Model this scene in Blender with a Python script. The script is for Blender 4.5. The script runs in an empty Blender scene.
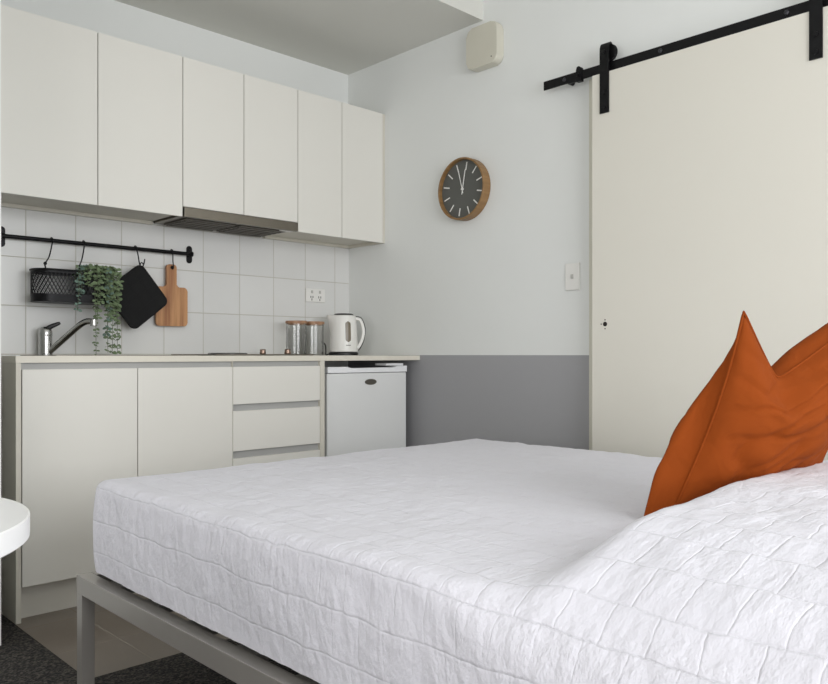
import bpy, bmesh, math, random
from mathutils import Vector, Matrix, noise
random.seed(7)
S = bpy.context.scene; COL = S.collection
R = math.radians
ORG = {}

# ------------------------------------------------------------ materials
def lin(c):
    return tuple(((v/255)/12.92 if v/255 <= .04045 else ((v/255+.055)/1.055)**2.4) for v in c)+(1,)
def mat(name, rgb, rough=.5, metal=0, spec=.5, noise_amt=0, noise_scale=8, bump=0, bump_scale=60, bump_dist=.002, trans=0, sheen=0, coat=0):
    m = bpy.data.materials.new(name); m.use_nodes = True
    nt = m.node_tree; b = nt.nodes['Principled BSDF']
    b.inputs['Base Color'].default_value = lin(rgb); b.inputs['Roughness'].default_value = rough
    b.inputs['Metallic'].default_value = metal; b.inputs['Specular IOR Level'].default_value = spec
    b.inputs['Transmission Weight'].default_value = trans
    b.inputs['Sheen Weight'].default_value = sheen; b.inputs['Coat Weight'].default_value = coat
    tc = nt.nodes.new('ShaderNodeTexCoord')
    n = nt.nodes.new('ShaderNodeTexNoise'); n.inputs['Scale'].default_value = noise_scale; n.inputs['Detail'].default_value = 4
    nt.links.new(tc.outputs['Object'], n.inputs['Vector'])
    r = nt.nodes.new('ShaderNodeMix'); r.data_type = 'RGBA'
    a = noise_amt if noise_amt else .01
    c = lin(rgb)
    r.inputs[6].default_value = tuple(v*(1-a) for v in c[:3])+(1,)
    r.inputs[7].default_value = tuple(min(1, v*(1+a)) for v in c[:3])+(1,)
    nt.links.new(n.outputs['Fac'], r.inputs[0]); nt.links.new(r.outputs[2], b.inputs['Base Color'])
    if bump:
        n2 = nt.nodes.new('ShaderNodeTexNoise'); n2.inputs['Scale'].default_value = bump_scale; n2.inputs['Detail'].default_value = 3
        nt.links.new(tc.outputs['Object'], n2.inputs['Vector'])
        bp = nt.nodes.new('ShaderNodeBump'); bp.inputs['Strength'].default_value = bump; bp.inputs['Distance'].default_value = bump_dist
        nt.links.new(n2.outputs['Fac'], bp.inputs['Height']); nt.links.new(bp.outputs[0], b.inputs['Normal'])
    return m
def mathn(nt, op, a, b=None, c=None):
    n = nt.nodes.new('ShaderNodeMath'); n.operation = op
    for i, v in enumerate((a, b, c)):
        if v is None: continue
        if hasattr(v, 'links'): nt.links.new(v, n.inputs[i])
        else: n.inputs[i].default_value = v
    return n.outputs[0]

M = {}
M['wall'] = mat('wall_paint', (231, 233, 231), .75, bump=.12, bump_scale=220, bump_dist=.0006)
M['ceil'] = mat('ceiling_paint', (218, 218, 212), .85)
M['cab'] = mat('cabinet_laminate', (226, 224, 217), .38, noise_amt=.012, noise_scale=3)
M['carc'] = mat('cabinet_carcass', (212, 208, 196), .5)
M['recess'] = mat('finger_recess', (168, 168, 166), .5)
M['kick'] = mat('kickboard', (214, 211, 202), .45)
M['top'] = mat('worktop_laminate', (222, 217, 204), .35, noise_amt=.03, noise_scale=60)
M['blk'] = mat('black_metal', (22, 22, 24), .45, .6)
M['blkp'] = mat('black_plastic', (20, 20, 20), .4)
M['chrome'] = mat('chrome', (190, 190, 188), .24, 1)
M['steel'] = mat('brushed_steel', (132, 126, 116), .36, 1, noise_amt=.12, noise_scale=18)
M['filter'] = mat('hood_filter', (105, 101, 94), .5, .8)
M['white'] = mat('white_plastic', (235, 234, 230), .32)
M['fridge'] = mat('fridge_enamel', (226, 227, 226), .33, bump=.06, bump_scale=300, bump_dist=.0005)
M['fridge_trim'] = mat('fridge_trim', (238, 239, 241), .3)
M['rocker'] = mat('rocker_plastic', (190, 189, 184), .4)
M['boltm'] = mat('bolt_metal', (62, 62, 66), .4, .6)
M['badge'] = mat('badge_metal', (118, 114, 105), .35, .7)
M['door'] = mat('door_paint', (222, 219, 209), .5, noise_amt=.012, noise_scale=2)
M['trim'] = mat('trim_paint', (214, 212, 198), .5)
M['vent'] = mat('aged_plastic', (208, 205, 191), .4, noise_amt=.03, noise_scale=9)
M['face'] = mat('clock_face', (92, 93, 89), .7)
M['bedm'] = mat('bed_frame_paint', (150, 146, 141), .32, .35)
M['table'] = mat('table_lacquer', (238, 238, 238), .25)
M['leaf'] = mat('leaf', (114, 132, 98), .55, noise_amt=.35, noise_scale=22)
M['leafb'] = mat('leaf_bluish', (112, 136, 124), .55, noise_amt=.3, noise_scale=22)
M['stem'] = mat('stem', (96, 104, 76), .6)
M['mitt'] = mat('potholder_cotton', (15, 15, 16), .9, noise_amt=.2, noise_scale=90, bump=.4, bump_scale=240)
M['hole'] = mat('dark_hole', (38, 30, 26), .8)
M['knob'] = mat('knob_metal', (150, 128, 114), .3, .9)
M['hob'] = mat('hob_glass', (70, 66, 62), .2)
M['print'] = mat('grey_print', (110, 108, 106), .6)
M['window'] = mat('kettle_window', (118, 108, 92), .25)
M['mattress'] = mat('mattress_ticking', (190, 188, 186), .8)
M['winframe'] = mat('window_frame', (225, 225, 225), .4)

def glass_mat():
    m = bpy.data.materials.new('jar_glass'); m.use_nodes = True; nt = m.node_tree
    nt.nodes.remove(nt.nodes['Principled BSDF']); out = nt.nodes['Material Output']
    t = nt.nodes.new('ShaderNodeBsdfTransparent'); t.inputs[0].default_value = (.985, .987, .98, 1)
    g = nt.nodes.new('ShaderNodeBsdfGlossy'); g.inputs['Roughness'].default_value = .07
    lw = nt.nodes.new('ShaderNodeLayerWeight'); lw.inputs[0].default_value = .15
    mx = nt.nodes.new('ShaderNodeMixShader')
    f = mathn(nt, 'MULTIPLY_ADD', lw.outputs['Fresnel'], .6, .03)
    nt.links.new(f, mx.inputs[0]); nt.links.new(t.outputs[0], mx.inputs[1]); nt.links.new(g.outputs[0], mx.inputs[2])
    nt.links.new(mx.outputs[0], out.inputs[0]); return m
M['glass'] = glass_mat()

def wood(name, c1, c2, scale, axis='X', rough=.45):
    m = bpy.data.materials.new(name); m.use_nodes = True; nt = m.node_tree; b = nt.nodes['Principled BSDF']
    tc = nt.nodes.new('ShaderNodeTexCoord'); mp = nt.nodes.new('ShaderNodeMapping')
    nt.links.new(tc.outputs['Object'], mp.inputs[0]); mp.inputs['Scale'].default_value = scale
    n = nt.nodes.new('ShaderNodeTexNoise'); n.inputs['Scale'].default_value = 1; n.inputs['Detail'].default_value = 5
    nt.links.new(mp.outputs[0], n.inputs['Vector'])
    cr = nt.nodes.new('ShaderNodeValToRGB'); cr.color_ramp.elements[0].position = .35; cr.color_ramp.elements[1].position = .65
    cr.color_ramp.elements[0].color = lin(c1); cr.color_ramp.elements[1].color = lin(c2)
    nt.links.new(n.outputs['Fac'], cr.inputs[0]); nt.links.new(cr.outputs[0], b.inputs['Base Color'])
    b.inputs['Roughness'].default_value = rough; return m
M['board'] = wood('board_wood', (150, 98, 62), (196, 146, 100), (45, 45, 3))
M['clockw'] = wood('clock_wood', (130, 98, 60), (152, 118, 76), (3, 40, 40))
M['lid'] = wood('lid_wood', (142, 102, 74), (174, 136, 106), (40, 40, 10))

def tile_mat(name, c, grout, size, off, axes, rough=.2, gw=.0022, var=.02, bumpd=.0015):
    m = bpy.data.materials.new(name); m.use_nodes = True; nt = m.node_tree; b = nt.nodes['Principled BSDF']
    g = nt.nodes.new('ShaderNodeNewGeometry'); sp = nt.nodes.new('ShaderNodeSeparateXYZ')
    nt.links.new(g.outputs['Position'], sp.inputs[0])
    ds = []; ids = []
    for i, ax in enumerate(axes):
        v = mathn(nt, 'DIVIDE', mathn(nt, 'SUBTRACT', sp.outputs[ax], off[i]), size[i])
        fr = mathn(nt, 'FRACT', v); ids.append(mathn(nt, 'FLOOR', v))
        d = mathn(nt, 'MULTIPLY', mathn(nt, 'MINIMUM', fr, mathn(nt, 'SUBTRACT', 1.0, fr)), size[i])
        ds.append(d)
    d = mathn(nt, 'MINIMUM', ds[0], ds[1])
    mr = nt.nodes.new('ShaderNodeMapRange'); mr.inputs[1].default_value = gw*.5; mr.inputs[2].default_value = gw*.5+.0015
    nt.links.new(d, mr.inputs[0])
    cb = nt.nodes.new('ShaderNodeCombineXYZ'); nt.links.new(ids[0], cb.inputs[0]); nt.links.new(ids[1], cb.inputs[1])
    wn = nt.nodes.new('ShaderNodeTexWhiteNoise'); nt.links.new(cb.outputs[0], wn.inputs['Vector'])
    no = nt.nodes.new('ShaderNodeTexNoise'); no.inputs['Scale'].default_value = 5; no.inputs['Detail'].default_value = 5
    nt.links.new(g.outputs['Position'], no.inputs['Vector'])
    k = mathn(nt, 'ADD', mathn(nt, 'MULTIPLY_ADD', wn.outputs['Value'], var*2, 1-var), mathn(nt, 'MULTIPLY_ADD', no.outputs['Fac'], var*3, -var*1.5))
    vm = nt.nodes.new('ShaderNodeVectorMath'); vm.operation = 'SCALE'; vm.inputs[0].default_value = lin(c)[:3]; nt.links.new(k, vm.inputs['Scale'])
    mx = nt.nodes.new('ShaderNodeMix'); mx.data_type = 'RGBA'; nt.links.new(mr.outputs[0], mx.inputs[0])
    mx.inputs[6].default_value = lin(grout); nt.links.new(vm.outputs[0], mx.inputs[7]); nt.links.new(mx.outputs[2], b.inputs['Base Color'])
    ro = mathn(nt, 'MULTIPLY_ADD', mr.outputs[0], rough-.8, .8); nt.links.new(ro, b.inputs['Roughness'])
    bp = nt.nodes.new('ShaderNodeBump'); bp.inputs['Strength'].default_value = .5; bp.inputs['Distance'].default_value = bumpd
    nt.links.new(mr.outputs[0], bp.inputs['Height']); nt.links.new(bp.outputs[0], b.inputs['Normal'])
    return m
M['walltile'] = tile_mat('splashback_tiles', (222, 222, 220), (190, 187, 178), (.205, .2025), (1.107, .936), ('X', 'Z'), .22)
M['floortile'] = tile_mat('floor_tiles', (122, 112, 102), (146, 138, 128), (.30, .30), (1.09, 2.53), ('X', 'Y'), .3, .004, .06)

def east_wall_mat():
    m = mat('right_wall_two_tone_paint', (231, 233, 231), .75, bump=.12, bump_scale=220, bump_dist=.0006); nt = m.node_tree; b = nt.nodes['Principled BSDF']
    g = nt.nodes.new('ShaderNodeNewGeometry'); sp = nt.nodes.new('ShaderNodeSeparateXYZ'); nt.links.new(g.outputs['Position'], sp.inputs[0])
    st = mathn(nt, 'GREATER_THAN', sp.outputs['Z'], .932)
    old = b.inputs['Base Color'].links[0].from_socket
    mx = nt.nodes.new('ShaderNodeMix'); mx.data_type = 'RGBA'
    nt.links.new(st, mx.inputs[0]); mx.inputs[6].default_value = lin((163, 163, 166)); nt.links.new(old, mx.inputs[7])
    nt.links.new(mx.outputs[2], b.inputs['Base Color']); return m
M['east'] = east_wall_mat()

def carpet_mat():
    m = bpy.data.materials.new('carpet_loop'); m.use_nodes = True; nt = m.node_tree; b = nt.nodes['Principled BSDF']
    tc = nt.nodes.new('ShaderNodeTexCoord')
    v = nt.nodes.new('ShaderNodeTexVoronoi'); v.inputs['Scale'].default_value = 110; nt.links.new(tc.outputs['Object'], v.inputs['Vector'])
    n = nt.nodes.new('ShaderNodeTexNoise'); n.inputs['Scale'].default_value = 120; n.inputs['Detail'].default_value = 6; nt.links.new(tc.outputs['Object'], n.inputs['Vector'])
    cr = nt.nodes.new('ShaderNodeValToRGB'); e = cr.color_ramp.elements
    e[0].position = .45; e[0].color = lin((22, 21, 21)); e[1].position = .66; e[1].color = lin((84, 78, 72))
    nt.links.new(n.outputs['Fac'], cr.inputs[0]); nt.links.new(cr.outputs[0], b.inputs['Base Color'])
    b.inputs['Roughness'].default_value = .95
    bp = nt.nodes.new('ShaderNodeBump'); bp.inputs['Distance'].default_value = .004; nt.links.new(v.outputs['Distance'], bp.inputs['Height'])
    bp.invert = True; nt.links.new(bp.outputs[0], b.inputs['Normal']); return m
M['carpet'] = carpet_mat()

def quilt_mat():
    m = bpy.data.materials.new('quilted_cotton'); m.use_nodes = True; nt = m.node_tree; b = nt.nodes['Principled BSDF']
    b.inputs['Base Color'].default_value = lin((217, 216, 224)); b.inputs['Roughness'].default_value = .85
    b.inputs['Sheen Weight'].default_value = .15
    tc = nt.nodes.new('ShaderNodeTexCoord')
    n0 = nt.nodes.new('ShaderNodeTexNoise'); n0.inputs['Scale'].default_value = 9; n0.inputs['Detail'].default_value = 3
    nt.links.new(tc.outputs['UV'], n0.inputs['Vector'])
    w = nt.nodes.new('ShaderNodeVectorMath'); w.operation = 'MULTIPLY_ADD'
    nt.links.new(n0.outputs['Color'], w.inputs[0]); w.inputs[1].default_value = (.030, .020, 0); nt.links.new(tc.outputs['UV'], w.inputs[2])
    sp = nt.nodes.new('ShaderNodeSeparateXYZ'); nt.links.new(w.outputs[0], sp.inputs[0])
    row = mathn(nt, 'DIVIDE', sp.outputs['Y'], .086); rf = mathn(nt, 'FRACT', row); ri = mathn(nt, 'FLOOR', row)
    dv = mathn(nt, 'MULTIPLY', mathn(nt, 'MINIMUM', rf, mathn(nt, 'SUBTRACT', 1.0, rf)), .086)
    col = mathn(nt, 'ADD', mathn(nt, 'DIVIDE', sp.outputs['X'], .068), mathn(nt, 'MULTIPLY', mathn(nt, 'MODULO', ri, 3.0), .31))
    cf = mathn(nt, 'FRACT', col)
    du = mathn(nt, 'MULTIPLY', mathn(nt, 'MINIMUM', cf, mathn(nt, 'SUBTRACT', 1.0, cf)), .068)
    def puff(d, wd):
        r = nt.nodes.new('ShaderNodeMapRange'); r.interpolation_type = 'SMOOTHERSTEP'
        r.inputs[1].default_value = -.004; r.inputs[2].default_value = wd; nt.links.new(d, r.inputs[0]); return r.outputs[0]
    h = mathn(nt, 'MULTIPLY', mathn(nt, 'MULTIPLY_ADD', puff(dv, .0055), .45, .55), mathn(nt, 'MULTIPLY_ADD', puff(du, .004), .35, .65))
    spu = nt.nodes.new('ShaderNodeSeparateXYZ'); nt.links.new(tc.outputs['UV'], spu.inputs[0])
    slack = nt.nodes.new('ShaderNodeMapRange'); slack.inputs[1].default_value = .90; slack.inputs[2].default_value = .80   # the cloth hangs slack down the side
    slack.inputs[3].default_value = 1.0; slack.inputs[4].default_value = 2.2; nt.links.new(spu.outputs['Y'], slack.inputs[0])
    # crumple
    mp = nt.nodes.new('ShaderNodeMapping'); mp.inputs['Scale'].default_value = (42, 22, 1); nt.links.new(tc.outputs['UV'], mp.inputs[0])
    n1 = nt.nodes.new('ShaderNodeTexNoise'); n1.inputs['Scale'].default_value = 1; n1.inputs['Detail'].default_value = 5; n1.inputs['Roughness'].default_value = .55
    nt.links.new(mp.outputs[0], n1.inputs['Vector'])
    n3 = nt.nodes.new('ShaderNodeTexNoise'); n3.inputs['Scale'].default_value = 7; n3.inputs['Detail'].default_value = 2
    nt.links.new(tc.outputs['UV'], n3.inputs['Vector'])
    amt = mathn(nt, 'MULTIPLY', mathn(nt, 'MULTIPLY_ADD', n3.outputs['Fac'], 1.2, .1), slack.outputs[0])
    hh = mathn(nt, 'MULTIPLY_ADD', mathn(nt, 'MULTIPLY', n1.outputs['Fac'], amt), 1.3, h)
    bp = nt.nodes.new('ShaderNodeBump'); bp.inputs['Distance'].default_value = .0048; bp.inputs['Strength'].default_value = 1.0
    nt.links.new(hh, bp.inputs['Height']); nt.links.new(bp.outputs[0], b.inputs['Normal']); return m
M['quilt'] = quilt_mat()

def cushion_mat():
    m = mat('rust_cotton', (132, 60, 15), .9, spec=.15, noise_amt=.06, noise_scale=14); nt = m.node_tree; b = nt.nodes['Principled BSDF']
    tc = nt.nodes.new('ShaderNodeTexCoord')
    w1 = nt.nodes.new('ShaderNodeTexWave'); w1.inputs['Scale'].default_value = 500; w1.bands_direction = 'X'
    n = nt.nodes.new('ShaderNodeTexNoise'); n.inputs['Scale'].default_value = 9; n.inputs['Detail'].default_value = 3; n.inputs['Distortion'].default_value = .6
    nt.links.new(tc.outputs['Object'], n.inputs['Vector'])
    bp = nt.nodes.new('ShaderNodeBump'); bp.inputs['Distance'].default_value = .020; bp.inputs['Strength'].default_value = .6
    nt.links.new(n.outputs['Fac'], bp.inputs['Height']); nt.links.new(bp.outputs[0], b.inputs['Normal']); return m
M['cush'] = cushion_mat()

# ------------------------------------------------------------ geometry helpers
def nb(): return bmesh.new()
def box(bm, x0, x1, y0, y1, z0, z1, bev=0, seg=2):
    r = bmesh.ops.create_cube(bm, size=1); vs = r['verts']
    for v in vs:
        v.co = Vector(((x0+x1)/2+v.co.x*(x1-x0), (y0+y1)/2+v.co.y*(y1-y0), (z0+z1)/2+v.co.z*(z1-z0)))
    if bev:
        es = list({e for v in vs for e in v.link_edges})
        bmesh.ops.bevel(bm, geom=es, offset=bev, segments=seg, affect='EDGES', profile=.5)
    return bm
def tube(bm, pts, r, seg=10, closed=False, cap=True):
    pts = [Vector(p) for p in pts]; n = len(pts); rings = []
    rr = r if isinstance(r, (list, tuple)) else [r]*n
    up = None
    for i, p in enumerate(pts):
        a = pts[(i-1) % n] if (closed or i > 0) else p
        b = pts[(i+1) % n] if (closed or i < n-1) else p
        t = (b-a).normalized()
        if up is None:
            up = t.orthogonal().normalized()
        up = (up-t*up.dot(t))
        if up.length < 1e-6: up = t.orthogonal()
        up.normalize(); s = t.cross(up)
        rings.append([bm.verts.new(p+(up*math.cos(2*math.pi*k/seg)+s*math.sin(2*math.pi*k/seg))*rr[i]) for k in range(seg)])
    for i in range(n if closed else n-1):
        A = rings[i]; B = rings[(i+1) % n]
        for k in range(seg):
            bm.faces.new((A[k], A[(k+1) % seg], B[(k+1) % seg], B[k]))
    if cap and not closed:
        bm.faces.new(rings[0][::-1]); bm.faces.new(rings[-1])
    return bm
def lathe(bm, prof, c, seg=32, axis='Z', caps=True):
    """prof: (radius, height) pairs along the axis from the centre c"""
    c = Vector(c); rings = []
    for (r, h) in prof:
        ring = []
        for k in range(seg):
            a = 2*math.pi*k/seg; p, q = r*math.cos(a), r*math.sin(a)
            if axis == 'Z': v = Vector((p, q, h))
            elif axis == 'X': v = Vector((h, p, q))
            else: v = Vector((p, h, q))
            ring.append(bm.verts.new(c+v))
        rings.append(ring)
    for A, B in zip(rings, rings[1:]):
        for k in range(seg): bm.faces.new((A[k], A[(k+1) % seg], B[(k+1) % seg], B[k]))
    if caps:
        bm.faces.new(rings[0][::-1]); bm.faces.new(rings[-1])
    return bm
def prism(bm, pts2, plane, d0, d1, bev=0):
    """extrude a 2D outline; plane 'XZ' extrudes along Y, 'YZ' along X, 'XY' along Z"""
    def P(p, d):
        return Vector((p[0], d, p[1])) if plane == 'XZ' else Vector((d, p[0], p[1])) if plane == 'YZ' else Vector((p[0], p[1], d))
    A = [bm.verts.new(P(p, d0)) for p in pts2]; B = [bm.verts.new(P(p, d1)) for p in pts2]; n = len(A)
    f0 = bm.faces.new(A); f1 = bm.faces.new(B[::-1])
    for i in range(n): bm.faces.new((A[i], B[i], B[(i+1) % n], A[(i+1) % n]))
    if bev:
        es = list(f0.edges)+list(f1.edges)
        bmesh.ops.bevel(bm, geom=es, offset=bev, segments=2, affect='EDGES', profile=.5)
    return bm
def rrect(x0, x1, z0, z1, r, n=6):
    out = []
    for cx, cz, a0 in ((x1-r, z1-r, 0), (x0+r, z1-r, 90), (x0+r, z0+r, 180), (x1-r, z0+r, 270)):
        for k in range(n+1):
            a = R(a0+90*k/n); out.append((cx+r*math.cos(a), cz+r*math.sin(a)))
    return out
def smooth_path(P, n=8, closed=False):
    P = [Vector(p) for p in P]; out = []
    m = len(P)
    for i in range(m if closed else m-1):
        p0 = P[(i-1) % m] if (closed or i > 0) else P[i]
        p1 = P[i]; p2 = P[(i+1) % m]
        p3 = P[(i+2) % m] if (closed or i+2 < m) else P[(i+1) % m]
        for k in range(n):
            t = k/n
            out.append(.5*((2*p1)+(-p0+p2)*t+(2*p0-5*p1+4*p2-p3)*t*t+(-p0+3*p1-3*p2+p3)*t**3))
    if not closed: out.append(P[-1])
    return out

def obj(name, bm, m, parent=None, angle=35, origin=None):
    bmesh.ops.recalc_face_normals(bm, faces=bm.faces)
    if parent: o0 = ORG[parent.name]
    elif origin: o0 = Vector(origin)
    else:
        xs = [v.co.x for v in bm.verts]; ys = [v.co.y for v in bm.verts]; zs = [v.co.z for v in bm.verts]
        o0 = Vector(((min(xs)+max(xs))/2, (min(ys)+max(ys))/2, min(zs)))
    for v in bm.verts: v.co -= o0
    me = bpy.data.meshes.new(name); bm.to_mesh(me); bm.free()
    for p in me.polygons: p.use_smooth = True
    me.set_sharp_from_angle(angle=R(angle))
    me.materials.append(m)
    o = bpy.data.objects.new(name, me); COL.objects.link(o)
    if parent: o.parent = parent
    else: o.location = o0
    if angle < 100:
        w_ = o.modifiers.new('normals', 'WEIGHTED_NORMAL'); w_.keep_sharp = True; w_.weight = 100
    ORG[o.name] = o0
    return o
def tag(o, label, cat, group=None, kind=None):
    o['label'] = label; o['category'] = cat
    if group: o['group'] = group
    if kind: o['kind'] = kind
    return o
def thing(name, label, cat, loc, group=None):
    o = bpy.data.objects.new(name, None); COL.objects.link(o); o.location = loc; o.empty_display_size = .1
    ORG[o.name] = Vector(loc); return tag(o, label, cat, group)
def struct(name, bm, m, **k):
    o = obj(name, bm, m, **k); o['kind'] = 'structure'; return o
def B(*a, **k): return box(nb(), *a, **k)

# ------------------------------------------------------------ room dimensions
XE, YN = 2.849, 3.49          # right wall, kitchen wall
XW, YS = -1.7, -1.7
ZS, ZC = 2.54, 2.76           # lowered kitchen ceiling, main ceiling
YB = 2.468                    # front edge of the lowered ceiling

bm = nb(); box(bm, .887, XE+.1, 2.262, YN+.1, -.1, 0); struct('floor', bm, M['floortile'])
bm = nb(); box(bm, XW, .887, YS, YN, -.1, .003); box(bm, .887, XE, YS, 2.262, -.1, .003)
struct('floor_carpet', bm, M['carpet'])
struct('wall_kitchen', B(XW-.1, XE+.1, YN, YN+.1, 0, ZC), M['wall'])
struct('wall_right', B(XE, XE+.1, YS-.1, YN, 0, ZC), M['east'])
struct('wall_nib', B(XW, .7905, 2.72, YN, 0, ZS), M['wall'])
struct('wall_splashback', B(.80, XE, YN-.008, YN, .90, 1.60), M['walltile'])
# left wall with its window opening, rear wall with its window opening
def wall_with_hole(name, axis, pos, th, a0, a1, h0, h1, m):
    """axis 'X': wall plane at x=pos, opening a0..a1 in Y"""
    bm = nb()
    lo, hi = (YS-.1, YN+.1) if axis == 'X' else (XW-.1, XE+.1)
    for (p, q, r, s) in ((lo, a0, 0, ZC), (a1, hi, 0, ZC), (a0, a1, 0, h0), (a0, a1, h1, ZC)):
        if axis == 'X': box(bm, pos-th, pos, p, q, r, s)
        else: box(bm, p, q, pos-th, pos, r, s)
    return struct(name, bm, m)
W1 = (-1.1, 1.5, .12, 2.35); W2 = (-.3, 2.5, .7, 2.4)
wall_with_hole('wall_left', 'X', XW, .1, *W1, M['wall'])
wall_with_hole('wall_rear', 'Y', YS, .1, *W2, M['wall'])
def window(name, axis, pos, a0, a1, h0, h1):
    bm = nb(); w = .05
    mid = (a0+a1)/2
    for (p, q, r, s) in ((a0, a0+w, h0, h1), (a1-w, a1, h0, h1), (mid-w/2, mid+w/2, h0+w, h1-w), (a0+w, a1-w, h0, h0+w), (a0+w, a1-w, h1-w, h1)):
        if axis == 'X': box(bm, pos-.07, pos-.03, p, q, r, s)
        else: box(bm, p, q, pos-.07, pos-.03, r, s)
    o = struct(name, bm, M['winframe'])
    bm = nb()
    if axis == 'X': box(bm, pos-.052, pos-.048, a0+w, a1-w, h0+w, h1-w)
    else: box(bm, a0+w, a1-w, pos-.052, pos-.048, h0+w, h1-w)
    g = obj('window_pane', bm, M['pane'], o); return o
def pane_mat():
    m = bpy.data.materials.new('window_glass'); m.use_nodes = True; nt = m.node_tree
    nt.nodes.remove(nt.nodes['Principled BSDF']); out = nt.nodes['Material Output']
    t = nt.nodes.new('ShaderNodeBsdfTransparent'); g = nt.nodes.new('ShaderNodeBsdfGlossy'); g.inputs['Roughness'].default_value = .02
    mx = nt.nodes.new('ShaderNodeMixShader'); mx.inputs[0].default_value = .05
    nt.links.new(t.outputs[0], mx.inputs[1]); nt.links.new(g.outputs[0], mx.inputs[2]); nt.links.new(mx.outputs[0], out.inputs[0]); return m
M['pane'] = pane_mat()
window('window_1', 'X', XW, *W1); window('window_2', 'Y', YS, *W2)
struct('ceiling', B(XW-.1, XE+.1, YS-.1, YB, ZC, ZC+.1), M['ceil'])
struct('ceiling_kitchen', B(XW-.1, XE+.1, YB, YN+.1, ZS, ZC+.1), M['ceil'])
struct('trim_1', B(XE-.014, XE, 1.79, 1.865, 0, 2.10, .002), M['trim'])

# ------------------------------------------------------------ wall cabinets
CF = 3.17
def wall_cab(x0, x1, xm, zb, label, zb_c):
    t = thing('wall_cabinet', label, 'cabinet', ((x0+x1)/2, CF, zb_c), 'wall cabinets above the worktop')
    bm = nb(); box(bm, x0+.0005, x1-.0005, CF+.019, YN, zb_c, 2.243)
    obj('cabinet_body', bm, M['carc'], t)
    for a, b in ((x0, xm), (xm, x1)):
        obj('door', B(a+.0018, b-.0018, CF, CF+.018, zb, 2.243, .0012), M['cab'], t)
    return t
c1 = wall_cab(.912, 1.656, 1.283, 1.541, 'cream wall cabinet pair of tall doors furthest left, above hanging rail and sink', 1.556)
wall_cab(1.656, 2.270, 1.964, 1.586, 'cream wall cabinet with two shorter doors, directly above the steel range hood', 1.596)
c3 = wall_cab(2.270, 2.832, 2.548, 1.541, 'cream wall cabinet with two narrow doors at right, touching the side wall above kettle', 1.556)
obj('side_filler', B(2.8325, XE-.0005, CF+.002, YN, 1.541, 2.243, .001), M['carc'], c3)
obj('batten', B(.925, 1.656, YN-.030, YN-.009, 1.541, 1.5555), M['carc'], c1)
obj('batten', B(2.2705, XE-.001, YN-.030, YN-.009, 1.541, 1.5555), M['carc'], c3)

# range hood
t = thing('range_hood', 'slim slide-out stainless steel range hood under the middle wall cabinet', 'range hood', (1.963, 3.30, 1.53))
bm = nb(); box(bm, 1.661, 2.266, CF-.006, CF+.014, 1.541, 1.583, .0015); obj('front_strip', bm, M['steel'], t)
bm = nb(); box(bm, 1.664, 2.263, CF+.015, 3.47, 1.548, 1.595, .002); obj('hood_body', bm, M['steel'], t)
for a, b in ((1.70, 1.955), (1.975, 2.23)):
    bm = nb(); box(bm, a, b, CF+.05, 3.44, 1.541, 1.5475, .001)
    for k in range(5):
        y = CF+.075+k*.043; box(bm, a+.01, b-.01, y, y+.018, 1.537, 1.5412)
    obj('grease_filter', bm, M['filter'], t)
obj('light_lens', B(2.19, 2.255, CF+.02, CF+.045, 1.541, 1.5478, .001), M['white'], t)

# ------------------------------------------------------------ base units
BF = 2.90
wt = nb()
sx0, sx1, sy0, sy1 = 1.16, 1.56, 3.03, 3.36
X0, X1, Y0, Y1 = .889, XE-.001, BF, YN-.0085
xs = [X0, sx0, sx1, X1]; ys = [Y0, sy0, sy1, Y1]
G = {}
for z in (.906, .930):
    for i, x in enumerate(xs):
        for j, y in enumerate(ys): G[i, j, z] = wt.verts.new((x, y, z))
for i in range(3):
    for j in range(3):
        if (i, j) == (1, 1): continue
        for z in (.906, .930): wt.faces.new([G[i, j, z], G[i+1, j, z], G[i+1, j+1, z], G[i, j+1, z]])
for (a, b) in [((i, 0), (i+1, 0)) for i in range(3)]+[((i, 3), (i+1, 3)) for i in range(3)]+[((0, j), (0, j+1)) for j in range(3)]+[((3, j), (3, j+1)) for j in range(3)]+[((1, 1), (2, 1)), ((2, 1), (2, 2)), ((2, 2), (1, 2)), ((1, 2), (1, 1))]:
    wt.faces.new([G[a+(.906,)], G[b+(.906,)], G[b+(.930,)], G[a+(.930,)]])
tag(obj('worktop', wt, M['top']), 'long thin cream worktop running along the kitchen wall over cupboards and fridge', 'worktop')

tag(obj('end_panel', B(.890, .9075, BF+.001, YN-.001, .0005, .9055, .0008), M['carc']), 'tall cream end panel closing the left side of the base cupboards', 'panel')
tag(obj('end_panel', B(2.203, 2.2285, BF+.001, YN-.001, .0005, .9055, .0008), M['carc']), 'cream upright panel between the drawers and the white bar fridge', 'panel')

t = thing('base_cabinet', 'white two-door base cupboard under the sink at the left end', 'cabinet', (1.326, 3.2, 0))
obj('cabinet_body', B(.908, 1.742, BF+.0205, YN-.02, .1225, .905 if False else .72), M['carc'], t)
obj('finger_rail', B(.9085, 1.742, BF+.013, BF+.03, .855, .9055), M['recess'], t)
for a, b in ((.9105, 1.3265), (1.3285, 1.7425)):
    obj('door', B(a+.0006, b-.0006, BF+.001, BF+.0195, .1235, .8825, .0012), M['cab'], t)
obj('kickboard', B(.908, 1.743, BF+.055, BF+.071, .0005, .122), M['kick'], t)
t = thing('drawer_unit', 'white drawer unit with recessed finger grips, beside the fridge panel', 'drawers', (1.973, 3.2, 0))
obj('cabinet_body', B(1.744, 2.2025, BF+.032, YN-.02, .1225, .72), M['carc'], t)
zs = [(.7235, .8825), (.525, .695), (.326, .494), (.1235, .296)]
bm = nb(); box(bm, 1.7435, 2.2025, BF+.016, BF+.0315, .1225, .9055); obj('finger_rail', bm, M['recess'], t)
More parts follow.
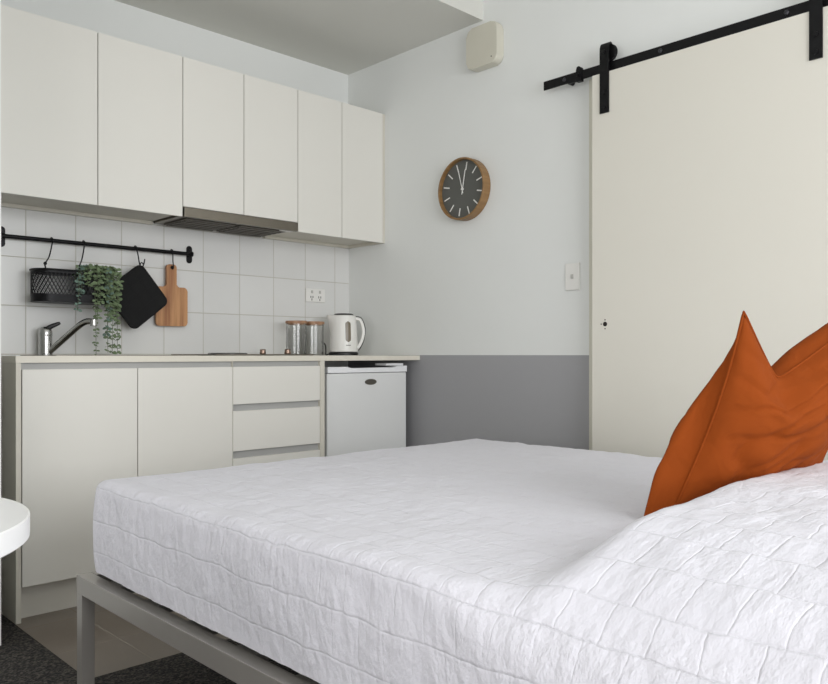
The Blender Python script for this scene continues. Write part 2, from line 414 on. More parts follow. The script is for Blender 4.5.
for z0, z1 in zs:
    obj('drawer_front', B(1.7448, 2.2015, BF+.001, BF+.0155, z0, z1, .0012), M['cab'], t)
obj('side_edge', B(1.7428, 1.7443, BF+.001, BF+.016, .1235, .9055), M['carc'], t)
obj('kickboard', B(1.744, 2.2025, BF+.055, BF+.071, .0005, .122), M['kick'], t)

# sink
t = thing('sink', 'stainless steel inset sink beneath the mixer tap', 'sink', (1.33, 3.2, .93))
bm = nb()
for a in ((1.06, 1.64, 3.0, sy0), (1.06, 1.64, sy1, 3.40), (1.06, sx0, sy0, sy1), (sx1, 1.64, sy0, sy1)): box(bm, *a, .9302, .9325)
obj('rim', bm, M['steel'], t)
bm = nb(); e = .003
box(bm, sx0+.001, sx0+.003, sy0+e, sy1-e, .80, .9302); box(bm, sx1-.003, sx1-.001, sy0+e, sy1-e, .80, .9302)
box(bm, sx0+.001, sx1-.001, sy0+.001, sy0+.003, .80, .9302); box(bm, sx0+.001, sx1-.001, sy1-.003, sy1-.001, .80, .9302)
box(bm, sx0+.001, sx1-.001, sy0+.001, sy1-.001, .798, .80); obj('bowl', bm, M['steel'], t)
# tap
tx, ty = 1.166, 3.425
t = thing('mixer_tap', 'chrome mixer tap with long angled spout standing behind the sink', 'tap', (tx, ty, .9302))
bm = nb(); lathe(bm, [(.030, .9302), (.030, .935), (.0265, .938), (.0265, 1.012), (.0275, 1.014), (.0275, 1.020)], (tx, ty, 0), 28); obj('tap_body', bm, M['chrome'], t)
bm = nb(); lathe(bm, [(.0275, 1.0205), (.0270, 1.032), (.023, 1.043), (.015, 1.050), (.004, 1.053)], (tx, ty, 0), 28)
obj('tap_cap', bm, M['chrome'], t)
bm = nb(); tube(bm, smooth_path([(tx+.002, ty-.003, 1.040), (tx+.022, ty-.012, 1.054), (tx+.052, ty-.024, 1.068)], 5), [.012, .0115, .011, .0105, .010, .0095, .009, .0085, .008, .007, .005][:11], 10)
obj('lever', bm, M['blkp'], t)
sp = smooth_path([(tx+.012, ty-.014, .947), (tx+.055, ty-.062, 1.002), (tx+.090, ty-.13, 1.055), (tx+.108, ty-.16, 1.071), (tx+.122, ty-.18, 1.071)], 7)
obj('spout', tube(nb(), sp, .0130, 16), M['chrome'], t)
bm = nb(); lathe(bm, [(.0125, 1.052), (.0135, 1.056), (.0135, 1.079), (.010, 1.083), (.003, 1.084)], (tx+.127, ty-.187, 0), 20); obj('aerator', bm, M['chrome'], t)

# hob
t = thing('cooktop', 'low dark electric cooktop with two knobs set into the worktop', 'cooktop', (2.0, 3.2, .9302))
obj('glass_plate', B(1.735, 2.255, 3.02, 3.44, .9302, .9362, .002), M['steel'], t)
for (x, y, r) in ((1.87, 3.15, .085), (1.96, 3.335, .08)):
    bm = nb(); lathe(bm, [(r, .9363), (r, .940), (r-.006, .943), (.03, .943), (.028, .941)], (x, y, 0), 36); obj('hotplate', bm, M['hob'], t)
for (x, y) in ((2.197, 3.37), (2.195, 3.15)):
    bm = nb(); lathe(bm, [(.014, .9363), (.016, .940), (.016, .945), (.014, .954), (.015, .959), (.012, .9615)], (x, y, 0), 22); k = obj('control_knob', bm, M['knob'], t)

# jars
def jar(x, y, label):
    t = thing('glass_jar', label, 'jar', (x, y, .9303), 'storage jars beside the kettle')
    r = .053
    bm = nb(); lathe(bm, [(r-.006, .9303), (r-.001, .9315), (r, .936), (r, 1.095), (r-.0025, 1.095), (r-.0025, .938), (r-.01, .9345)], (x, y, 0), 36, caps=False)
    bm.faces.new([v for v in bm.verts][:36][::-1])
    bm.faces.new([v for v in bm.verts][-36:])
    obj('jar_body', bm, M['glass'], t)
    bm = nb(); lathe(bm, [(r-.004, 1.090), (r-.004, 1.0955), (r+.002, 1.0957), (r+.0035, 1.098), (r+.0035, 1.107), (r+.0015, 1.1095)], (x, y, 0), 36)
    obj('wooden_lid', bm, M['lid'], t)
jar(2.385, 3.345, 'clear glass jar with wooden lid, left of the pair by the kettle')
jar(2.505, 3.355, 'clear glass jar with wooden lid, right of the pair and next to the kettle')

# kettle
kx, ky = 2.655, 3.29
hd = Vector((.78, -.62, 0)).normalized()      # handle direction
t = thing('electric_kettle', 'white electric kettle with long water window and black base, in the corner', 'kettle', (kx, ky, .9303))
bm = nb(); lathe(bm, [(.076, .9303), (.079, .933), (.079, .944), (.072, .948), (.03, .949)], (kx, ky, 0), 40); obj('power_base', bm, M['blkp'], t)
bm = nb()
prof = [(.070, .950), (.0765, .9505), (.0775, .956), (.076, 1.0), (.0735, 1.05), (.070, 1.10), (.0665, 1.135), (.063, 1.143), (.055, 1.146)]
lathe(bm, prof, (kx, ky, 0), 48)
# spout: pull the top of the side opposite the handle outward
for v in bm.verts:
    d = Vector((v.co.x-kx, v.co.y-ky, 0))
    if d.length > .05 and v.co.z > 1.07:
        c = max(0, d.normalized().dot(-hd)); w = (c**8)*min(1, (v.co.z-1.07)/.06)
        v.co += -hd*.024*w; v.co.z += .004*w
obj('kettle_body', bm, M['white'], t)
bm = nb(); lathe(bm, [(.054, 1.1462), (.053, 1.150), (.045, 1.1545), (.02, 1.156)], (kx, ky, 0), 32); obj('kettle_lid', bm, M['blkp'], t)
def kp(a, z): return Vector((kx, ky, 0))+hd*a+Vector((0, 0, z))
def ribbon(bm, pts, w, th):
    """rectangular section swept along pts; w across the handle direction"""
    side = Vector((-hd.y, hd.x, 0)); rings = []
    for i, p in enumerate(pts):
        a = pts[max(i-1, 0)]; b = pts[min(i+1, len(pts)-1)]; tg = (b-a).normalized(); n = side.cross(tg).normalized()
        rings.append([bm.verts.new(p+side*w*sx_+n*th*sy_) for sx_, sy_ in ((-1, -.6), (-.6, -1), (.6, -1), (1, -.6), (1, .6), (.6, 1), (-.6, 1), (-1, .6))])
    for A_, B_ in zip(rings, rings[1:]):
        for k in range(8): bm.faces.new((A_[k], A_[(k+1) % 8], B_[(k+1) % 8], B_[k]))
    bm.faces.new(rings[0][::-1]); bm.faces.new(rings[-1])
hp = smooth_path([kp(.063, 1.128), kp(.088, 1.122), kp(.103, 1.088), kp(.107, 1.05), kp(.096, 1.005), kp(.074, .968)], 6)
bm = nb(); ribbon(bm, hp, .016, .010); obj('kettle_handle', bm, M['white'], t)
hp2 = smooth_path([kp(.066, 1.139), kp(.094, 1.132), kp(.112, 1.094), kp(.116, 1.05), kp(.104, .998), kp(.080, .957)], 6)
bm = nb(); ribbon(bm, hp2, .013, .0025); obj('handle_grip', bm, M['blkp'], t)
# window on the camera side
wd = Vector((-.33, -.94, 0)).normalized(); ws = Vector((-wd.y, wd.x, 0))
def rad(z):
    for (r0, z0), (r1, z1) in zip(prof[1:], prof[2:]):
        if z0 <= z <= z1: return r0+(r1-r0)*(z-z0)/(z1-z0)
    return .07
def shell_patch(bm, half, z0, z1, off, th, n=10, mz=12, round_=True):
    F = {}
    for i in range(n+1):
        for j in range(mz+1):
            z = z0+(z1-z0)*j/mz; s = -1+2*i/n; hw = half
            if round_:
                dz = min(z-z0, z1-z)
                if dz < half: hw = math.sqrt(max(half*half-(half-dz)**2, 1e-7))
            a = s*hw/rad(z)
            dvec = wd*math.cos(a)+ws*math.sin(a)
            F[i, j] = (bm.verts.new(Vector((kx, ky, z))+dvec*(rad(z)+off+th)), bm.verts.new(Vector((kx, ky, z))+dvec*(rad(z)+off)))
    for i in range(n):
        for j in range(mz):
            for s in (0, 1): bm.faces.new([F[i, j][s], F[i+1, j][s], F[i+1, j+1][s], F[i, j+1][s]])
    for i in range(n):
        for j in (0, mz): bm.faces.new([F[i, j][0], F[i+1, j][0], F[i+1, j][1], F[i, j][1]])
    for j in range(mz):
        for i in (0, n): bm.faces.new([F[i, j][0], F[i, j+1][0], F[i, j+1][1], F[i, j][1]])
bm = nb(); shell_patch(bm, .0150, 1.000, 1.112, -.001, .0022); obj('water_window', bm, M['window'], t)
bm = nb(); shell_patch(bm, .013, .982, .986, -.0006, .0012, round_=False, mz=2); obj('printed_mark', bm, M['print'], t)
cp = smooth_path([kp(-.07, .94)+Vector((.02, .03, 0)), kp(-.094, .934), kp(-.095, .955), kp(-.088, .99)+Vector((0, .02, 0)), kp(-.075, 1.015)+Vector((.0, .09, 0)), Vector((2.60, 3.466, 1.06)), Vector((2.635, 3.463, 1.20)), Vector((2.638, 3.466, 1.236))], 7)
bm = nb(); tube(bm, cp[:26], .0036, 8); obj('power_cord', bm, M['blkp'], t)

# power point
t = thing('power_point', 'white double power point on the tiles above the glass jars', 'power point', (2.607, YN-.01, 1.222))
yw = YN-.0081
obj('plate', B(2.542, 2.672, yw-.009, yw, 1.224, 1.298, .0025), M['white'], t)
for x in (2.580, 2.634):
    obj('rocker_switch', B(x-.006, x+.006, yw-.0125, yw-.009, 1.271, 1.287, .001), M['rocker'], t)
    bm = nb()
    for dx, z, a in ((-.007, 1.251, 30), (.007, 1.251, -30), (0, 1.237, 0)):
        c = Vector((x+dx, yw-.0093, z)); q = nb()
        box(bm, c.x-.0020, c.x+.0020, yw-.0098, yw-.0088, z-.0058, z+.0058)
    obj('socket_slots', bm, M['hole'], t)

# ------------------------------------------------------------ fridge
t = thing('bar_fridge', 'small white bar fridge with oval badge under the worktop end', 'fridge', (2.52, 3.2, 0))
fx0, fx1, fy = 2.262, 2.776, 2.925
obj('fridge_body', B(fx0+.003, fx1-.003, fy+.05, 3.46, .012, .858, .004), M['fridge'], t)
obj('fridge_door', B(fx0, fx1, fy, fy+.045, .05, .845, .007, 3), M['fridge'], t)
pts = [(fx0, .847), (fx1, .847), (fx1, .878), (fx1-.07, .878), (fx1-.10, .868), (fx0+.15, .866), (fx0+.12, .876), (fx0, .876)]
bm = nb(); prism(bm, pts, 'XZ', fy-.004, fy+.047, .002); obj('door_top_trim', bm, M['fridge_trim'], t)
obj('hinge_cover', B(fx1-.13, fx1-.01, fy+.012, fy+.10, .8785, .891, .003), M['fridge_trim'], t)
bm = nb(); lathe(bm, [(1, -.004), (1, -.001), (.9, 0), (.85, .0)], (0, 0, 0), 32, 'Y')
for v in bm.verts: v.co = Vector((2.530+v.co.x*.037, fy-.0005-(-v.co.y if False else (.004+v.co.y)*-1+.004)*1.0, .800+v.co.z*.0145))
obj('badge', bm, M['badge'], t)
for x in (fx0+.04, fx1-.04):
    for y in (fy+.08, 3.42):
        bm = nb(); lathe(bm, [(.015, .0), (.015, .012)], (x, y, 0), 14); obj('foot', bm, M['blkp'], t)

# ------------------------------------------------------------ rail on tiles
RZ, RY = 1.4185, 3.452
t = thing('hanging_rail', 'black metal kitchen rail fixed to the tiles above the sink', 'rail', (1.42, RY, RZ))
obj('rail_bar', tube(nb(), [(1.012, RY, RZ), (1.840, RY, RZ)], .0088, 14), M['blk'], t)
for x in (1.012, 1.850):
    bm = nb(); prism(bm, rrect(x-.014, x+.014, RZ-.042, RZ+.042, .0135), 'XZ', YN-.014, YN-.0082, .001)
    tube(bm, [(x, YN-.014, RZ), (x, RY, RZ)], .009, 14)
    lathe(bm, [(.009, -.009), (.0125, -.007), (.0125, .003), (.009, .004)], (x, RY, RZ), 18, 'X')
    for dz in (-.03, .03): lathe(bm, [(.005, -.0175), (.005, -.014)], (x, YN, RZ+dz), 10, 'Y')
    obj('wall_bracket', bm, M['blk'], t)
def hook(name, pts, label, beads=None):
    bm = nb(); tube(bm, smooth_path(pts, 6), .0028, 8)
    if beads:
        for b in beads: bmesh.ops.create_uvsphere(bm, u_segments=12, v_segments=8, radius=.007, matrix=Matrix.Translation(b))
    return tag(obj(name, bm, M['blk']), label, 'hook', 'hooks on the kitchen rail')
r = .0125
def over(x, dy=0): return [(x, RY+r, RZ-.006), (x, RY+r*.7, RZ+r*.75), (x, RY, RZ+r), (x, RY-r*.8, RZ+r*.6), (x, RY-r, RZ-.004)]
bx0, bx1, by0, by1, bz0, bz1 = 1.100, 1.425, 3.325, 3.462, 1.151, 1.288
hook('rail_hook', over(1.200)+[(1.170, 3.39, 1.345), (1.131, 3.325, 1.305), (1.129, 3.316, 1.290), (1.131, 3.324, 1.2785)], 'slanting black hook holding the left side of the wire basket', [Vector((1.133, 3.329, 1.306))])
hook('rail_hook', over(1.334)+[(1.304, 3.39, 1.345), (1.268, 3.325, 1.305), (1.266, 3.316, 1.290), (1.267, 3.324, 1.2785)], 'slanting black hook holding the basket, where the trailing leaves begin')
hook('rail_hook', over(1.568)+[(1.564, 3.415, 1.385), (1.570, 3.412, 1.345), (1.577, 3.405, 1.330), (1.584, 3.400, 1.345), (1.588, 3.398, 1.368)], 'black S hook carrying the black pot holder')
hook('rail_hook', over(1.745)+[(1.744, 3.436, 1.375), (1.745, 3.433, 1.350), (1.745, 3.438, 1.3385), (1.745, 3.447, 1.3425), (1.745, 3.4475, 1.350)], 'short black hook carrying the wooden chopping board')

# basket
t = thing('wire_basket', 'black oval wire mesh basket hanging from the kitchen rail', 'basket', ((bx0+bx1)/2, (by0+by1)/2, bz0))
ring = rrect(bx0, bx1, by0, by1, .066, 10)
L = [0]
for a, b in zip(ring, ring[1:]+ring[:1]): L.append(L[-1]+math.dist(a, b))
def on_ring(s, inset=0):
    s = s % L[-1]
    for i in range(len(ring)):
        if L[i] <= s <= L[i+1]:
            a = ring[i]; b = ring[(i+1) % len(ring)]; u = (s-L[i])/max(L[i+1]-L[i], 1e-9)
            return (a[0]+(b[0]-a[0])*u, a[1]+(b[1]-a[1])*u)
    return ring[0]
def pr(s, z, ins=0):
    x, y = on_ring(s); cx, cy = (bx0+bx1)/2, (by0+by1)/2
    k = 1-ins; return Vector((cx+(x-cx)*k, cy+(y-cy)*k, z))
N = 72
def band(bm, z0, z1, th=.0015, ins=0):
    for o_ in (0,):
        a0 = [pr(L[-1]*i/N, z0, ins) for i in range(N)]; a1 = [pr(L[-1]*i/N, z1, ins) for i in range(N)]
        b0 = [pr(L[-1]*i/N, z0, ins+.02) for i in range(N)]; b1 = [pr(L[-1]*i/N, z1, ins+.02) for i in range(N)]
        V = [[bm.verts.new(p) for p in q] for q in (a0, a1, b1, b0)]
        for i in range(N):
            j = (i+1) % N
            for q in range(4): bm.faces.new([V[q][i], V[q][j], V[(q+1) % 4][j], V[(q+1) % 4][i]])
bm = nb(); tube(bm, [pr(L[-1]*i/N, bz1-.004) for i in range(N)], .0045, 8, closed=True); obj('rim', bm, M['blk'], t)
bm = nb(); band(bm, bz0+.002, bz0+.034); band(bm, bz1-.016, bz1-.006)
c = [bm.verts.new(pr(L[-1]*i/N, bz0+.001, .01)) for i in range(N)]; bm.faces.new(c)
c = [bm.verts.new(pr(L[-1]*i/N, bz0+.004, .01)) for i in range(N)]; bm.faces.new(c)
obj('bottom_tray', bm, M['blk'], t)
bm = nb(); K = 52; hh = (bz1-.012)-(bz0+.03); tw = .052
for k in range(K):
    for sg in (1, -1):
        s0 = L[-1]*k/K
        tube(bm, [pr(s0+sg*tw*q/6, bz0+.03+hh*q/6, .01) for q in range(7)], .0016, 4, cap=False)
ms = obj('wire_mesh', bm, M['blk'], t)

# plant
px_, py_ = 1.345, 3.395
t = thing('trailing_plant', 'trailing green plant in dark pot, spilling out of the wire basket', 'plant', (px_, py_, bz0+.005))
bm = nb(); lathe(bm, [(.042, bz0+.005), (.050, bz0+.09), (.053, bz0+.115), (.053, bz0+.122), (.047, bz0+.122), (.044, bz0+.10), (.01, bz0+.10)], (px_, py_, 0), 28); obj('plant_pot', bm, M['blkp'], t)
def leaf(bm, p, d, up, ln, wd_):
    d = d.normalized(); s = d.cross(up)
    if s.length < 1e-4: s = d.orthogonal()
    s.normalize(); n = s.cross(d).normalized()
    out = [(0, 0), (.25, .38), (.55, .5), (.82, .33), (1, 0)]
    mid = [bm.verts.new(p+d*ln*u+n*ln*(.12*math.sin(u*3.1)-.10*u)) for u, _ in out]
    for sg in (1, -1):
        ed = [mid[0]]+[bm.verts.new(p+d*ln*u+s*sg*wd_*w_+n*ln*(.22*w_-.10*u)) for u, w_ in out[1:4]]+[mid[4]]
        bm.faces.new([mid[0], mid[1], ed[1]][::sg]); bm.faces.new([mid[1], mid[2], ed[2], ed[1]][::sg])
        bm.faces.new([mid[2], mid[3], ed[3], ed[2]][::sg]); bm.faces.new([mid[3], mid[4], ed[3]][::sg])
def vine(x, y, zend, matn, dens=1.0, size=.017, x_top=None):
    xt = px_+(x-px_)*.5
    path = smooth_path([(px_+(x-px_)*.3, py_+(y-py_)*.3, bz1-.02), (px_+(x-px_)*.75, py_+(y-py_)*.8, bz1+.020), (x, y, bz1-.005), (x+random.uniform(-.006, .006), y-.004, (bz1+zend)/2), (x+random.uniform(-.010, .010), y+.002, zend)], 14)
    bm = nb(); tube(bm, path, .0011, 5); st = obj('vine_stem', bm, M['stem'], t)
    bm = nb(); step = .0135/dens; acc = 0; a = random.uniform(0, 6)
    for p, q in zip(path, path[1:]):
        acc += (q-p).length
        while acc > step:
            acc -= step; a += 1.57+random.uniform(-.4, .4)
            for sg in (0, math.pi):
                d = Vector((math.cos(a+sg), math.sin(a+sg), random.uniform(-.5, .35)))
                if q.y+d.y*size > YN-.02: d.y = -abs(d.y)
                leaf(bm, q.copy(), d, Vector((random.uniform(-.5, .5), -.9, .6)), size*random.uniform(.7, 1.25), size*random.uniform(.6, 1.0))
    obj('vine_leaves', bm, matn, st, angle=180)
FY = by0-.012
for (x, y, ze, m_, dn, sz) in [(1.262, FY, 1.115, 'leafb', .9, .017), (1.272, FY+.006, 1.19, 'leafb', .9, .018), (1.325, FY, .945, 'leaf', .7, .016), (1.335, FY-.005, 1.09, 'leaf', .9, .019),
                               (1.350, FY-.004, 1.15, 'leaf', 1, .021), (1.372, FY-.006, .953, 'leaf', .75, .018), (1.385, FY-.002, 1.02, 'leafb', .9, .021), (1.392, FY+.004, 1.10, 'leaf', 1, .021),
                               (1.405, FY-.004, .948, 'leaf', .8, .019), (1.418, FY+.002, 1.06, 'leaf', .9, .021), (1.430, FY+.008, .945, 'leaf', .75, .020), (1.435, FY+.02, 1.13, 'leaf', 1, .022),
                               (1.300, FY+.004, 1.22, 'leaf', 1.1, .020), (1.40, FY+.012, 1.18, 'leaf', 1.2, .022)]:
    vine(x, y, ze-(.010 if ze < .96 else 0), M[m_], dn, sz)
bm = nb()
for i in range(170):
    u = random.random(); a = random.uniform(0, 6.28)
    p = Vector((1.262+.175*u, random.uniform(by0-.012, by0+.07), bz1+.004+.014*math.sin(u*3.1)-random.uniform(-.010, .05)*(1 if True else 0)))
    if u > .55: p.z -= random.uniform(0, .05)
    leaf(bm, p, Vector((math.cos(a), math.sin(a)-.5, random.uniform(-.2, .8))), Vector((0, -.7, .7)), random.uniform(.016, .027), random.uniform(.014, .022))
obj('crown_leaves', bm, M['leaf'], t, angle=180)

# pot holder
t = thing('pot_holder', 'black quilted square pot holder hanging by its corner from rail', 'pot holder', (1.562, 3.405, 1.045))
ca = math.atan2(-.167, .134)
def rot_sq(cx, cz, h, r, ang, n=6):
    return [(cx+(x*math.cos(ang)-z*math.sin(ang)), cz+(x*math.sin(ang)+z*math.cos(ang))) for x, z in rrect(-h, h, -h, h, r, n)]
bm = nb(); prism(bm, rot_sq(1.555, 1.195, .104, .022, ca), 'XZ', 3.400, 3.412, .003); obj('pad', bm, M['mitt'], t)
bm = nb(); tube(bm, [(p[0], 3.406, p[1]) for p in rot_sq(1.555, 1.195, .1045, .024, ca)], .0075, 8, closed=True); obj('piping', bm, M['mitt'], t)
bm = nb()
for k in (-1, 0, 1):
    for (a, b) in (((k*.052, -.095), (k*.052, .095)), ((-.095, k*.052), (.095, k*.052))):
        q = [(1.555+x*math.cos(ca)-z*math.sin(ca), 3.3995, 1.195+x*math.sin(ca)+z*math.cos(ca)) for x, z in (a, b)]
        tube(bm, q, .0009, 4)
obj('quilting_stitches', bm, M['mitt'], t)
bm = nb(); tube(bm, smooth_path([(1.574, 3.406, 1.328), (1.570, 3.406, 1.342), (1.577, 3.406, 1.352), (1.585, 3.406, 1.342), (1.580, 3.406, 1.326)], 5), .0025, 8); obj('loop', bm, M['mitt'], t)

# chopping board (paddle with a hole)
bm = nb()
hx0, hx1 = 1.720, 1.770
xa, xb, za, zb_, zt = 1.668, 1.826, 1.069, 1.254, 1.361
out = []
def arc(cx, cz, r_, a0, a1, n=6): return [(cx+r_*math.cos(R(a0+(a1-a0)*k/n)), cz+r_*math.sin(R(a0+(a1-a0)*k/n))) for k in range(n+1)]
out += arc(xb-.018, za+.018, .018, 270, 360)+arc(xb-.018, zb_-.018, .018, 0, 90)+arc(hx1+.012, zb_+.012, .012, 270, 180)
out += arc(hx1-.014, zt-.014, .014, 0, 90)+arc(hx0+.014, zt-.014, .014, 90, 180)+arc(hx0-.012, zb_+.012, .012, 360, 270)
out += arc(xa+.018, zb_-.018, .018, 90, 180)+arc(xa+.018, za+.018, .018, 180, 270)
prism(bm, out, 'XZ', 3.449, 3.464, .002)
t = obj('chopping_board', bm, M['board']); tag(t, 'wooden paddle chopping board hanging at the right end of rail', 'chopping board')
bm = nb(); lathe(bm, [(.0075, 3.4470), (.0075, 3.4489)], (1.745, 0, 1.346), 18, 'Y'); obj('hanging_hole', bm, M['hole'], t)

# ------------------------------------------------------------ right wall things
# wall box
def wallbox():
    bm = nb(); prism(bm, rrect(2.340, 2.530, 2.298, 2.494, .034, 8), 'YZ', XE-.052, XE-.001, .008); return bm
t = thing('wall_chime_box', 'cream square plastic box high on the wall beside lowered ceiling', 'wall box', (XE, 2.436, 2.303))
obj('cover', wallbox(), M['vent'], t)
obj('indicator_dot', lathe(nb(), [(.003, -.0535), (.003, -.052)], (XE, 2.372, 2.328), 10, 'X'), M['hole'], t)

# clock
cy, cz, cr = 2.570, 1.740, .151
t = thing('wall_clock', 'round wall clock with wooden rim and dark grey face', 'clock', (XE, cy, cz-cr))
bm = nb(); lathe(bm, [(cr-.010, -.002), (cr, -.002), (cr, -.050), (cr-.002, -.052), (cr-.0075, -.052), (cr-.009, -.050), (cr-.009, -.030), (cr-.010, -.003)], (XE, cy, cz), 72, 'X', caps=False); obj('rim', bm, M['clockw'], t)
bm = nb(); lathe(bm, [(cr-.0095, -.004), (cr-.0095, -.030)], (XE, cy, cz), 64, 'X'); obj('face', bm, M['face'], t)
def radial(ang, r0, r1, w, x, th=.002):
    """bar on the clock face; ang clockwise from up as seen from the room"""
    a = R(ang); d = Vector((0, -math.sin(a), math.cos(a))); s = Vector((0, math.cos(a), math.sin(a)))
    bm = nb(); vs = [bm.verts.new(Vector((XE-x-h, cy, cz))+d*rr+s*ww) for h in (0, th) for rr, ww in ((r0, -w), (r1, -w), (r1, w), (r0, w))]
    for f in ((0, 1, 2, 3), (4, 5, 6, 7), (0, 1, 5, 4), (1, 2, 6, 5), (2, 3, 7, 6), (3, 0, 4, 7)): bm.faces.new([vs[i] for i in f])
    return bm
for k in range(12): obj('hour_mark', radial(11.5+30*k, .092, .131, .0030, .0305, .001), M['white'], t)
obj('minute_hand', radial(-15, -.022, .104, .0017, .0365), M['white'], t)
obj('hour_hand', radial(10.5, -.026, .094, .0022, .0335), M['white'], t)
bm = nb(); lathe(bm, [(.006, -.031), (.006, -.040)], (XE, cy, cz), 16, 'X'); obj('centre_pin', bm, M['white'], t)

# light switch
t = thing('light_switch', 'white single light switch plate beside the sliding door', 'switch', (XE, 1.956, 1.213))
obj('plate', B(XE-.009, XE-.0005, 1.9155, 1.9885, 1.213, 1.329, .002), M['white'], t)
obj('rocker_switch', B(XE-.0135, XE-.0095, 1.945, 1.959, 1.264, 1.282, .002), M['rocker'], t)

# sliding door
dx0, dx1 = 2.770, 2.806
t = thing('sliding_door', 'large cream sliding barn door hanging on black straps', 'door', (2.788, 1.34, .012))
obj('door_panel', B(dx0, dx1, .868, 1.807, .012, 2.084, .0015), M['door'], t)
bm = nb(); lathe(bm, [(.0095, -.0008), (.0095, .0)], (dx0, 1.745, 1.059), 20, 'X')
for dy, dz in ((.018, 0), (0, .017), (0, -.019)): lathe(bm, [(.0028, -.0008), (.0028, 0)], (dx0, 1.745+dy, 1.059+dz), 10, 'X')
obj('lock_hole', bm, M['hole'], t)
for yc in (1.746, .938):
    bm = nb(); w = .021
    # strap: front plate up, over the wheel in a half circle, down the back a little
    prof2 = [(dx0-.0065, 1.917), (dx0-.0065, 2.172)]+[(dx0-.0065+.0185-.0185*math.cos(R(a)), 2.172+.034*math.sin(R(a))) for a in range(15, 181, 15)]+[(dx0+.0305, 2.150)]
    inn = []
    for i, p in enumerate(prof2):
        a = Vector(prof2[max(i-1, 0)]); b = Vector(prof2[min(i+1, len(prof2)-1)]); tg = (b-a).normalized(); n = Vector((tg.y, -tg.x)); inn.append((p[0]+n.x*.0055, p[1]+n.y*.0055))
    poly = prof2+inn[::-1]
    A_ = [bm.verts.new((x, yc-w, z)) for x, z in poly]; B_ = [bm.verts.new((x, yc+w, z)) for x, z in poly]; n_ = len(poly); h_ = len(prof2)
    for i in range(n_): bm.faces.new([A_[i], A_[(i+1) % n_], B_[(i+1) % n_], B_[i]])
    for i in range(h_-1):
        j = n_-1-i
        bm.faces.new([A_[i], A_[i+1], A_[j-1], A_[j]]); bm.faces.new([B_[i], B_[i+1], B_[j-1], B_[j]])
    sh = obj('hanger_strap', bm, M['blk'], t)
    bm = nb(); lathe(bm, [(.012, -.0085), (.036, -.0085), (.036, -.005), (.032, -.003), (.032, .003), (.036, .005), (.036, .0085), (.012, .0085)], (2.790, yc-.006, 2.166), 30, 'X'); obj('roller_wheel', bm, M['blk'], sh)
    for z in (1.940, 2.000, 2.166):
        bm = nb(); lathe(bm, [(.0085, -.0005), (.0085, -.005), (.006, -.0065)], (dx0-.0065, yc, z), 6 if z < 2.1 else 16, 'X'); obj('bolt', bm, M['blk'], sh)
t = thing('door_track', 'long black flat steel track for the sliding door', 'door track', (2.79, 1.2, 2.089))
obj('track_bar', B(2.787, 2.793, -.10, 2.065, 2.0905, 2.1285, .001), M['blk'], t)
for y in (1.955, 1.510, 1.040, .50, .0):
    bm = nb(); lathe(bm, [(.011, .003), (.011, XE-2.790-.0005)], (2.790, y, 2.1095), 16, 'X'); obj('spacer', bm, M['blk'], t)
    bm = nb(); lathe(bm, [(.009, -.003), (.009, -.0065), (.006, -.009)], (2.790, y, 2.1095), 6, 'X'); obj('bolt', bm, M['boltm'], t)
bm = nb(); box(bm, 2.779, 2.8015, 1.868, 1.893, 2.083, 2.136, .002)
lathe(bm, [(.010, -.012), (.010, .012)], (2.790, 1.880, 2.136), 16, 'X'); lathe(bm, [(.007, -.020), (.007, -.011)], (2.790, 1.880, 2.108), 12, 'X')
box(bm, 2.778, 2.7868, 1.893, 1.93, 2.084, 2.094, .001)
obj('door_stop', bm, M['blk'], t)

# ------------------------------------------------------------ bed
FX0, FX1, FY0, FY1, FZ = .840, 2.472, .13, 2.225, .320
t = thing('bed_frame', 'grey painted metal bed frame under the white quilt', 'bed frame', ((FX0+FX1)/2, (FY0+FY1)/2, 0))
rh, rw = .050, .04
obj('side_rail', B(FX0, FX0+rw, FY0, FY1, FZ-rh, FZ, .002), M['bedm'], t)
obj('side_rail', B(FX1-rw, FX1, FY0, FY1, FZ-rh, FZ, .002), M['bedm'], t)
obj('end_rail', B(FX0+rw+.0005, FX1-rw-.0005, FY1-rw, FY1, FZ-rh, FZ, .002), M['bedm'], t)
obj('end_rail', B(FX0+rw+.0005, FX1-rw-.0005, FY0, FY0+rw, FZ-rh, FZ, .002), M['bedm'], t)
for x in (FX0+.001, FX1-.037):
    for y in (FY0+.001, (FY0+FY1)/2, FY1-.037):
        obj('leg', B(x, x+.036, y, y+.036, .0035, FZ-rh-.0003, .0015), M['bedm'], t)
for k in range(9):
    y = FY0+.18+k*.215; obj('slat', B(FX0+rw+.001, FX1-rw-.001, y, y+.07, FZ-.025, FZ-.002, .001), M['bedm'], t)
MX0, MX1, MY0, MY1, MZ = .870, 2.468, .15, 2.188, .5865
tag(obj('mattress', B(MX0+.035, MX1-.035, MY0+.03, MY1-.025, FZ+.001, MZ-.055, .04, 4), M['mattress']), 'pale mattress under the white quilt, resting on the grey frame', 'mattress')

